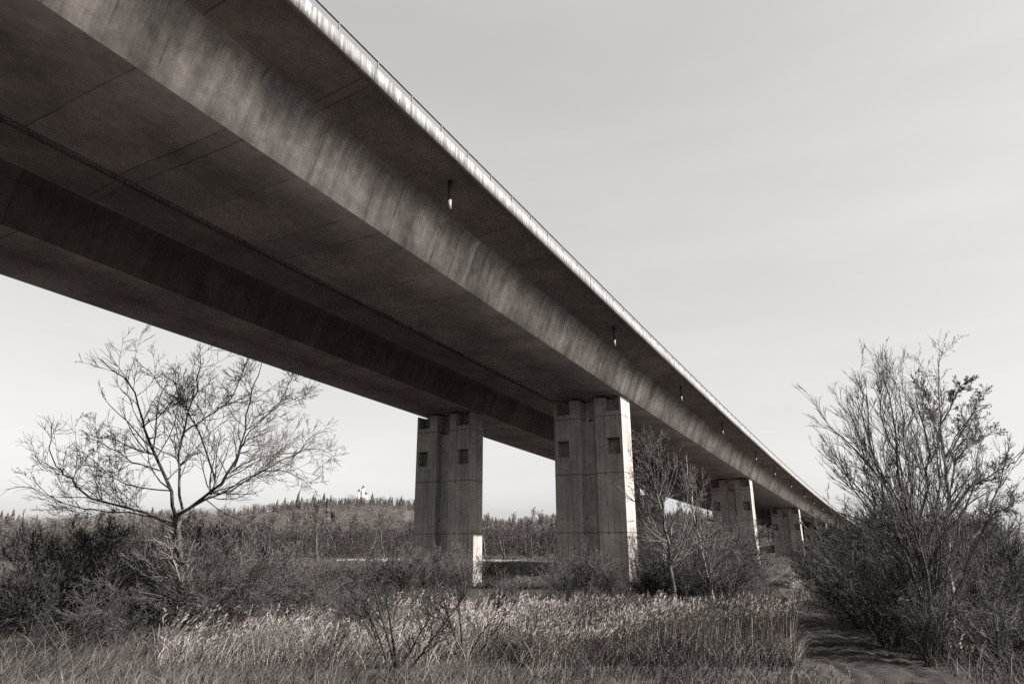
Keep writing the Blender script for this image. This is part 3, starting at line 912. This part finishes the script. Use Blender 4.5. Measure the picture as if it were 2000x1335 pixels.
# ------------------------------------------------------------------ grass and reeds
def in_path(x, y, margin=0.0):
    d = np.full(x.shape, 1e9)
    for (cx, cy), w in zip(PATH_C, PATH_W): d = np.minimum(d, np.hypot(x - cx, y - cy) - w)
    return d < margin

def blades(rng, x, y, h, w, lean, lean_az, n=4, curl=.5):
    B = len(x)
    z = ground_z(x, y)
    P = np.zeros((B, n, 3)); P[:, 0] = np.stack([x, y, z - .03], 1)
    az = lean_az + rng.normal(size=B) * 1.2 + 1.2 * fnoise(x, y, 4, 61)
    d = unit(np.stack([np.cos(az) * lean, np.sin(az) * lean, np.ones(B)], 1))
    hz = np.stack([np.cos(az), np.sin(az), -np.full(B, .5)], 1)
    for k in range(1, n):
        P[:, k] = P[:, k - 1] + d * (h / (n - 1))[:, None]
        d = unit(d + hz * (curl * rng.uniform(.2, 1, B))[:, None])
    fa = rng.uniform(0, PI, B); sd_ = np.stack([np.cos(fa), np.sin(fa), np.zeros(B)], 1)
    wid = w[:, None] * np.array([1, .9, .65, .15])[None, :n]
    Vl = P - sd_[:, None] * wid[..., None]; Vr = P + sd_[:, None] * wid[..., None]
    V = np.stack([Vl, Vr], 2).reshape(-1, 3)
    b = (np.arange(B)[:, None] * n + np.arange(n - 1)[None]) * 2
    Q = np.stack([b, b + 1, b + 3, b + 2], -1).reshape(-1, 4)
    return V, Q, P

def scatter(rng, n, y0, y1, half=.92, power=1.0):
    y = y0 + (y1 - y0) * rng.uniform(0, 1, n) ** power
    x = rng.uniform(-1, 1, n) * (half * y + 2)
    return x, y

gr = np.random.default_rng(17)
x, y = scatter(gr, 150000, 17, 58, power=1.25)
dens = np.clip(.5 + .9 * fnoise(x, y, 2.4, 9), 0, 1) ** 1.3
keep = (gr.uniform(0, 1, len(x)) < .16 + .84 * dens) & (~in_path(x, y, .1) | (gr.uniform(0, 1, len(x)) < .35 * (fnoise(x, y, 1.3, 71) > .35)))
x, y = x[keep], y[keep]
h = gr.uniform(.3, 1.15, len(x)) * np.clip(.75 + .7 * fnoise(x, y, 2.8, 12), .35, 1.5)
near_edge = in_path(x, y, .9); h[near_edge] *= .6
V1, Q1, _ = blades(gr, x, y, h, gr.uniform(.004, .016, len(x)), .45, .6, curl=.55)
x, y = scatter(gr, 60000, 55, 150, half=.85)
keep = ~in_path(x, y, .3); x, y = x[keep], y[keep]
V2, Q2, _ = blades(gr, x, y, gr.uniform(.3, .8, len(x)), gr.uniform(.015, .035, len(x)), .35, .6, curl=.4)
v, q = merge([(V1, Q1), (V2, Q2)])
tag(link('dry_grass', np_mesh('dry_grass', v, q), M_GRASS), 'dead pale meadow grass over the whole foreground', 'grass', kind='stuff')

# reed bed along the front right and pale tall grass on the left front
def reeds(rng, n, pxa, pxb, pya, pyb, hlo, hhi, lean, az):
    px = rng.uniform(pxa, pxb, n); py = pya + (pyb - pya) * rng.uniform(0, 1, n)
    g_ = np.array([on_ground(a, b) for a, b in zip(px, py)])
    x, y = g_[:, 0], g_[:, 1]
    k = ~in_path(x, y, .15) & (fnoise(x, y, 1.6, 81) > rng.uniform(-1.1, .5, len(x))); x, y = x[k], y[k]
    h = rng.uniform(hlo, hhi, len(x)) * (.85 + .35 * fnoise(x, y, 1.8, 21))
    V, Q, P = blades(rng, x, y, h, rng.uniform(.006, .010, len(x)), lean, az, curl=.16)
    # plume: a drooping tuft of slim leaflets round the top third
    tip = P[:, -1]; d = unit(P[:, -1] - P[:, -2]); B = len(tip); m = 6
    pv = []
    t = rng.uniform(0, .30, (B, m)); sdv = unit(rng.normal(size=(B, m, 3))) * .55 + d[:, None] + np.array([math.cos(az) * .5, math.sin(az) * .5, 0])
    sdv = unit(sdv)
    p0 = tip[:, None] - d[:, None] * t[..., None]
    ln = rng.uniform(.10, .2, (B, m, 1)); wv = unit(np.cross(sdv, rng.normal(size=(B, m, 3)))) * .016
    pv = np.stack([p0, p0 + sdv * ln * .5 + wv, p0 + sdv * ln, p0 + sdv * ln * .5 - wv], 2).reshape(-1, 3)
    return (V, Q), (pv, np.arange(len(pv)).reshape(-1, 4))
sets = [reeds(gr, 3600, 1010, 1555, 1262, 1300, 1.5, 2.05, .10, .3),
        reeds(gr, 1500, 860, 1120, 1225, 1285, 1.2, 1.7, .2, .4),
        reeds(gr, 1500, 300, 900, 1210, 1300, .9, 1.7, .4, .35),
        reeds(gr, 1600, 1550, 1640, 1128, 1190, .7, 1.2, .3, .3),
        reeds(gr, 40, 1855, 1895, 1290, 1318, .9, 1.3, .15, .3)]
lx, ly = [], []
for n, xa, xb, ya, yb in ((9000, 1010, 1560, 1262, 1304), (3500, 300, 1000, 1225, 1304)):
    g_ = np.array([on_ground(a, b) for a, b in zip(gr.uniform(xa, xb, n), gr.uniform(ya, yb, n))]); k = ~in_path(g_[:, 0], g_[:, 1], .1)
    lx.append(g_[k, 0]); ly.append(g_[k, 1])
lx, ly = np.concatenate(lx), np.concatenate(ly)
vl, ql, _ = blades(gr, lx, ly, gr.uniform(.5, 1.5, len(lx)), gr.uniform(.007, .014, len(lx)), .45, .4, curl=.5)
sets.append(((vl, ql), (np.zeros((0, 3)), np.zeros((0, 4), int))))
v, q = merge([a for a, _ in sets]); v2, q2 = merge([b for _, b in sets])
me = np_mesh('reeds', np.concatenate([v, v2]), np.concatenate([q, q2 + len(v)]), mi=np.concatenate([np.zeros(len(q)), np.ones(len(q2))]))
tag(link('reeds', me, [M_REED, M_PLUME]), 'bed of pale dry reeds with feathery plumes along the front', 'reeds', kind='stuff')

# low brushwood that fills the thickets: thin canes nobody could count
def brush(seed, zones):
    rng = np.random.default_rng(seed); X, H_ = [], []
    for n, xa, xb, ya, yb, ha, hb in zones:
        g_ = np.array([on_ground(a, b) for a, b in zip(rng.uniform(xa, xb, n), rng.uniform(ya, yb, n))])
        k = ~in_path(g_[:, 0], g_[:, 1], .3)
        X.append(g_[k]); H_.append(rng.uniform(ha, hb, k.sum()) * (.7 + .5 * fnoise(g_[k][:, 0], g_[k][:, 1], 2.5, 55)))
    X = np.concatenate(X); h = np.maximum(np.concatenate(H_), .5); B = len(X)
    az = rng.uniform(0, 6.28, B); lean = rng.uniform(.05, .6, B)
    P = np.zeros((B, 6, 3)); P[:, 0] = np.column_stack([X, ground_z(X[:, 0], X[:, 1]) - .05])
    d = unit(np.stack([np.cos(az) * lean, np.sin(az) * lean, np.ones(B)], 1))
    arch = rng.uniform(0, .16, (B, 1))
    for k in range(1, 6):
        d = unit(d + np.stack([np.cos(az), np.sin(az), -np.full(B, .5)], 1) * arch + rng.normal(size=(B, 3)) * .06)
        P[:, k] = P[:, k - 1] + d * (h / 5)[:, None]
    R_ = np.linspace(1, .4, 6)[None] * rng.uniform(.008, .016, (B, 1))
    o = [tubes(P, R_, 3)]
    Q, QR = children(rng, P, R_, 6, .15, 1, .5, .42, .6, .007, n=4, up=.04, wig=.1); o.append(tubes(Q, QR, 3))
    Q, QR = children(rng, Q, QR, 3, .1, 1, .5, .55, .6, .007, n=3, up=.03, wig=.12); o.append(tubes(Q, QR, 3))
    return merge(o)
v, q = brush(301, [(750, 20, 720, 1160, 1230, 1.2, 3.4), (160, 290, 420, 1215, 1245, 1.0, 2.6), (300, 700, 1080, 1150, 1190, .8, 2.0), (260, 1070, 1250, 1150, 1195, .8, 1.8), (800, 1260, 1500, 1150, 1200, 1.2, 3.2), (140, 560, 1000, 1200, 1270, .8, 1.6)])
tag(link('brushwood', np_mesh('brushwood', v, q), M_SHRUB), 'tangled thin brushwood filling the thickets along the meadow', 'brushwood', kind='stuff')
v, q = brush(302, [(1500, 1590, 2010, 1130, 1240, 1.5, 4.5), (500, 1680, 2010, 1230, 1300, .8, 2.4)])
tag(link('dark_brushwood', np_mesh('dark_brushwood', v, q), M_DARKSHRUB), 'dark tangled brushwood round the willow and on the right bank', 'brushwood', kind='stuff')

# ------------------------------------------------------------------ hill, far wood, tree belt, castle
SKY = [(-600, 1012), (-200, 1010), (30, 1012), (200, 1004), (400, 994), (560, 980), (640, 974), (700, 965), (770, 970), (830, 979), (945, 1004), (1000, 1008), (1080, 1004), (1200, 1000), (1330, 1000), (1500, 1010), (1750, 1020), (2100, 1025), (2600, 1030)]
az_k, el_k = [], []
for px, py in SKY:
    d = pix_dir(px, py + 17); az_k.append(math.atan2(d[0], d[1])); el_k.append(d[2] / math.hypot(d[0], d[1]))
def hill_z(x, y):
    r = np.hypot(x, y); az = np.arctan2(x, y)
    e = np.interp(az, az_k, el_k)
    top = EYE + e * 1000
    rise = sstep(330, 1000, r) * .75 + .25 * sstep(700, 1000, r)
    z = -3 + (top + 3) * rise - 60 * sstep(1050, 1700, r)
    return z + (2.0 * fnoise(x, y, 60, 31) + 1.0 * fnoise(x, y, 23, 32)) * sstep(330, 500, r)
azs = np.linspace(-.95, 1.0, 180); rs = np.linspace(300, 1700, 70)
A, RR = np.meshgrid(azs, rs)
X, Y = RR * np.sin(A), RR * np.cos(A)
V = np.stack([X, Y, hill_z(X, Y)], -1).reshape(-1, 3)
i = (np.arange(69)[:, None] * 180 + np.arange(179)).ravel()
tag(link('hill', np_mesh('hill', V, np.stack([i, i + 1, i + 181, i + 180], 1), smooth=True), M_HILL), 'long wooded hill behind the meadow', 'hill', kind='structure')

def conifers(rng, x, y, z, h):
    """jagged tiers of drooping triangles"""
    n = len(x); tiers, k = 6, 7
    T = []; V = []
    c = 0
    for t in range(tiers):
        f = t / tiers
        zz = z + h * (.12 + .82 * f); rad = h * .2 * (1 - f) ** .8 + .25
        a = rng.uniform(0, 6.28, (n, 1)) + np.arange(k)[None] * 2 * PI / k
        rr = rad[:, None] * rng.uniform(.7, 1.25, (n, k))
        ring = np.stack([x[:, None] + np.cos(a) * rr, y[:, None] + np.sin(a) * rr, zz[:, None] - .35 * rr * rng.uniform(.6, 1.3, (n, k))], -1)
        apex = np.stack([x, y, zz + h * (.25 if t < tiers - 1 else .18)], -1)[:, None]
        vv = np.concatenate([ring, apex], 1)           # n, k+1
        base = c + np.arange(n)[:, None] * (k + 1)
        ii = np.arange(k)
        T.append(np.stack([base + ii, base + (ii + 1) % k, np.broadcast_to(base + k, (n, k))], -1).reshape(-1, 3))
        V.append(vv.reshape(-1, 3)); c += n * (k + 1)
    return np.concatenate(V), np.concatenate(T)

def puffs(rng, x, y, z, h, per, size):
    """bare crowns seen from afar: upward-fanning slivers through an ellipsoid"""
    n = len(x)
    p = rng.normal(size=(n, per, 3)); p = p / np.linalg.norm(p, axis=2, keepdims=True) * rng.uniform(.2, 1, (n, per, 1)) ** .5
    c = np.stack([x, y, z + h * .58], -1)[:, None]
    pos = c + p * np.stack([h * .36, h * .36, h * .42], -1)[:, None]
    d = unit(p * .9 + np.array([0, 0, .35]) + rng.normal(size=p.shape) * .6)
    ln = size * rng.uniform(.6, 1.5, (n, per, 1)); w = unit(np.cross(d, rng.normal(size=p.shape))) * size * .16
    tri = np.stack([pos - w, pos + w, pos + d * ln], 2)
    # stems
    V = tri.reshape(-1, 3)
    sv = []
    b = np.stack([x, y, z], -1)
    for s_ in (0,):
        a = b + np.array([-.12, 0, 0]); e = b + np.array([.12, 0, 0]); t = b + np.stack([0 * h, 0 * h, h * .7], -1)
        sv.append(np.stack([a, e, t], 1).reshape(-1, 3))
    V = np.concatenate([V] + sv)
    return V, np.arange(len(V)).reshape(-1, 3)

fr = np.random.default_rng(23)
def hill_points(n, r0, r1, a0=-.9, a1=.62, pw=1.0):
    a = fr.uniform(a0, a1, n); r = r0 + (r1 - r0) * fr.uniform(0, 1, n) ** pw
    x, y = r * np.sin(a), r * np.cos(a)
    return x, y, hill_z(x, y)
castle_xy = at_depth(706, 985, 985)[:2]
x, y, z = hill_points(2500, 560, 1060, pw=.6)
clump = fnoise(x, y, 55, 41) + .9 * sstep(820, 1000, np.hypot(x, y)) - .8 * (fnoise(x, y, 30, 43) > .25)
k = (clump > .25) & (np.hypot(x - castle_xy[0], y - castle_xy[1] + 8) > 14)
V, T = conifers(fr, x[k], y[k], z[k] - .5, (fr.uniform(4, 13, k.sum()) + 8 * fr.uniform(0, 1, k.sum()) ** 4) * np.clip(.95 + .6 * fnoise(x[k], y[k], 28, 91), .5, 1.5))
tag(link('conifer_wood', np_mesh('conifer_wood', V, None, T), M_CONIFER), 'dark spruce wood along the skyline of the hill', 'wood', kind='stuff')
x, y, z = hill_points(3400, 400, 1040)
clump = fnoise(x, y, 55, 41)
k = (clump < .35) & (z > -1) & (np.hypot(x - castle_xy[0], y - castle_xy[1] + 8) > 14)
V, T = puffs(fr, x[k], y[k], z[k] - .5, fr.uniform(8, 15, k.sum()), 170, 1.15)
x2, y2, z2 = hill_points(900, 165, 420)
z2 = np.maximum(z2, ground_z(x2, y2)); k2 = np.abs(bridge_so(x2, y2)[1] + 9) > 26
Vb, Tb = puffs(fr, x2[k2], y2[k2], z2[k2] - 1.2, fr.uniform(6, 10, k2.sum()), 420, .55)
x3, y3, z3 = hill_points(900, 148, 200)
z3 = ground_z(x3, y3); k3 = np.abs(bridge_so(x3, y3)[1] + 9) > 26
Vc, Tc = puffs(fr, x3[k3], y3[k3], z3[k3] - .6, fr.uniform(2.0, 4.5, k3.sum()), 200, .35)
tag(link('belt_undergrowth', np_mesh('belt_undergrowth', np.concatenate([Vb, Vc]), None, np.concatenate([Tb, Tc + len(Vb)])), M_BELT), 'dark leafless undergrowth of the tree belt behind the field', 'undergrowth', kind='stuff')
tag(link('bare_wood', np_mesh('bare_wood', V, None, T), M_WOOD), 'grey brown leafless wood covering the slopes of the hill', 'wood', kind='stuff')

# white castle on the hilltop
M_WALL = plain('white_render', .6, rough=.8, var=.08); M_ROOF = plain('dark_roof', .05, rough=.7)
cz = float(hill_z(*castle_xy)) + 7
cst = empty('hilltop_castle', (castle_xy[0], castle_xy[1], cz - 5), .2)
tag(cst, 'small white castle with two dark towers among the trees on the hilltop', 'castle')
v, q = box(-6, 8, -4, 4, -2, 11.5); link('wall', np_mesh('wall', v, q), M_WALL, cst)
def hip(x0, x1, y0, y1, z0, z1, ins):
    V = [(x0, y0, z0), (x1, y0, z0), (x1, y1, z0), (x0, y1, z0), (x0 + ins, (y0 + y1) / 2, z1), (x1 - ins, (y0 + y1) / 2, z1)]
    return V, [[0, 1, 5, 4], [2, 3, 4, 5]], [[1, 2, 5], [3, 0, 4]]
link('roof', np_mesh('roof', *hip(-6.5, 8.5, -4.5, 4.5, 11.5, 15, 3)), M_ROOF, cst)
for tx, th, tw in ((-4.5, 20, 1.8), (1.0, 25, 2.0)):
    v, q, t = cylinder((tx, -4.2, -2), (tx, -4.2, th - 5), tw, 10); tw_o = link('tower', np_mesh('tower', v, q, t), M_WALL, cst)
    a = np.arange(10) * 2 * PI / 10
    V = [(tx + math.cos(b) * (tw + .4), -4.2 + math.sin(b) * (tw + .4), th - 5) for b in a] + [(tx, -4.2, th)]
    link('spire', np_mesh('spire', V, None, [[i, (i + 1) % 10, 10] for i in range(10)]), M_ROOF, tw_o)
for wx in (-2.5, 3.2, 5.6):
    v, q = box(wx, wx + 1.1, -4.06, -3.9, 5.5, 7.5); link('window', np_mesh('window', v, q), M_ROOF, cst)

# belt of bare trees beyond the field
def belt_src(seed, h, name, label, **kw):
    limbs, lv = upright(seed, h, .16, **kw)
    tr, cr, _ = tree_from_limbs(limbs, seed, lv, rmin=.026)
    root = empty(name, (0, 0, 0)); tag(root, label, 'tree')
    link('trunk', np_mesh('trunk', *tr), M_BARK, root); link('crown', np_mesh('crown', *cr), M_DARKSHRUB, root)
    return root
B1 = belt_src(61, 9, 'belt_tree', 'x', nlimb=20, t0=.3, ang=.7, dense=1)
B2 = belt_src(62, 9, 'belt_tree', 'x', nlimb=12, t0=.25, ang=.7, stems=3, spread=.4, dense=1)
B3 = belt_src(63, 9, 'belt_tree', 'x', nlimb=16, t0=.15, ang=.9, stems=2, spread=.3, dense=1)
used = set()
def belt(src, px, depth, h, label, group=None, w=1.0):
    d = pix_dir(px, 1095); x_, y_ = d[0] * depth / d[1], depth
    z_ = max(float(ground_z(x_, y_)), float(hill_z(x_, y_)))
    s = h / 9.0; rz = SRNG.uniform(0, 6.28)
    if src.name in used: return copy_tree(src, (x_, y_, z_ - .1), rz, (s * w, s * w, s), label, group)
    used.add(src.name); src.location = (x_, y_, z_ - .1); src.rotation_euler = (0, 0, rz); src.scale = (s * w, s * w, s)
    src['label'] = label
    if group: src['group'] = group
    return src
belt(B1, 1040, 142, 10.0, 'tall bare tree in the gap between the two nearest piers')
belt(B2, 985, 144, 8.5, 'bare tree left of the tall one seen between the two nearest piers')
belt(B3, 752, 136, 9.5, 'dark fan-shaped bare tree left of the shaded pier, beyond the field', w=.9)
belt(B1, 620, 120, 10.0, 'dark bare tree beyond the right limbs of the spreading tree', w=1.2)
belt(B2, 1070, 140, 8.0, 'bare tree touching the left edge of the nearest near-deck pier')
G_B = 'bare trees in the belt beyond the field'
lb = 'leafless tree in the belt beyond the field, one crown among many alike'
br = np.random.default_rng(77)
for px in np.arange(-60, 1120, 34):
    for row in range(2):
        belt((B1, B2, B3)[br.integers(3)], px + br.uniform(-14, 14), 150 + row * 28 + br.uniform(0, 20), br.uniform(6.5, 10.5), lb, G_B, br.uniform(1.0, 1.5))
for px in np.arange(1280, 1800, 40):
    belt((B1, B2, B3)[br.integers(3)], px + br.uniform(-10, 10), 175 + br.uniform(0, 40), br.uniform(9, 13), 'leafless tree in the wood closing the view under the viaduct', 'bare trees closing the view under the viaduct', 1.2)
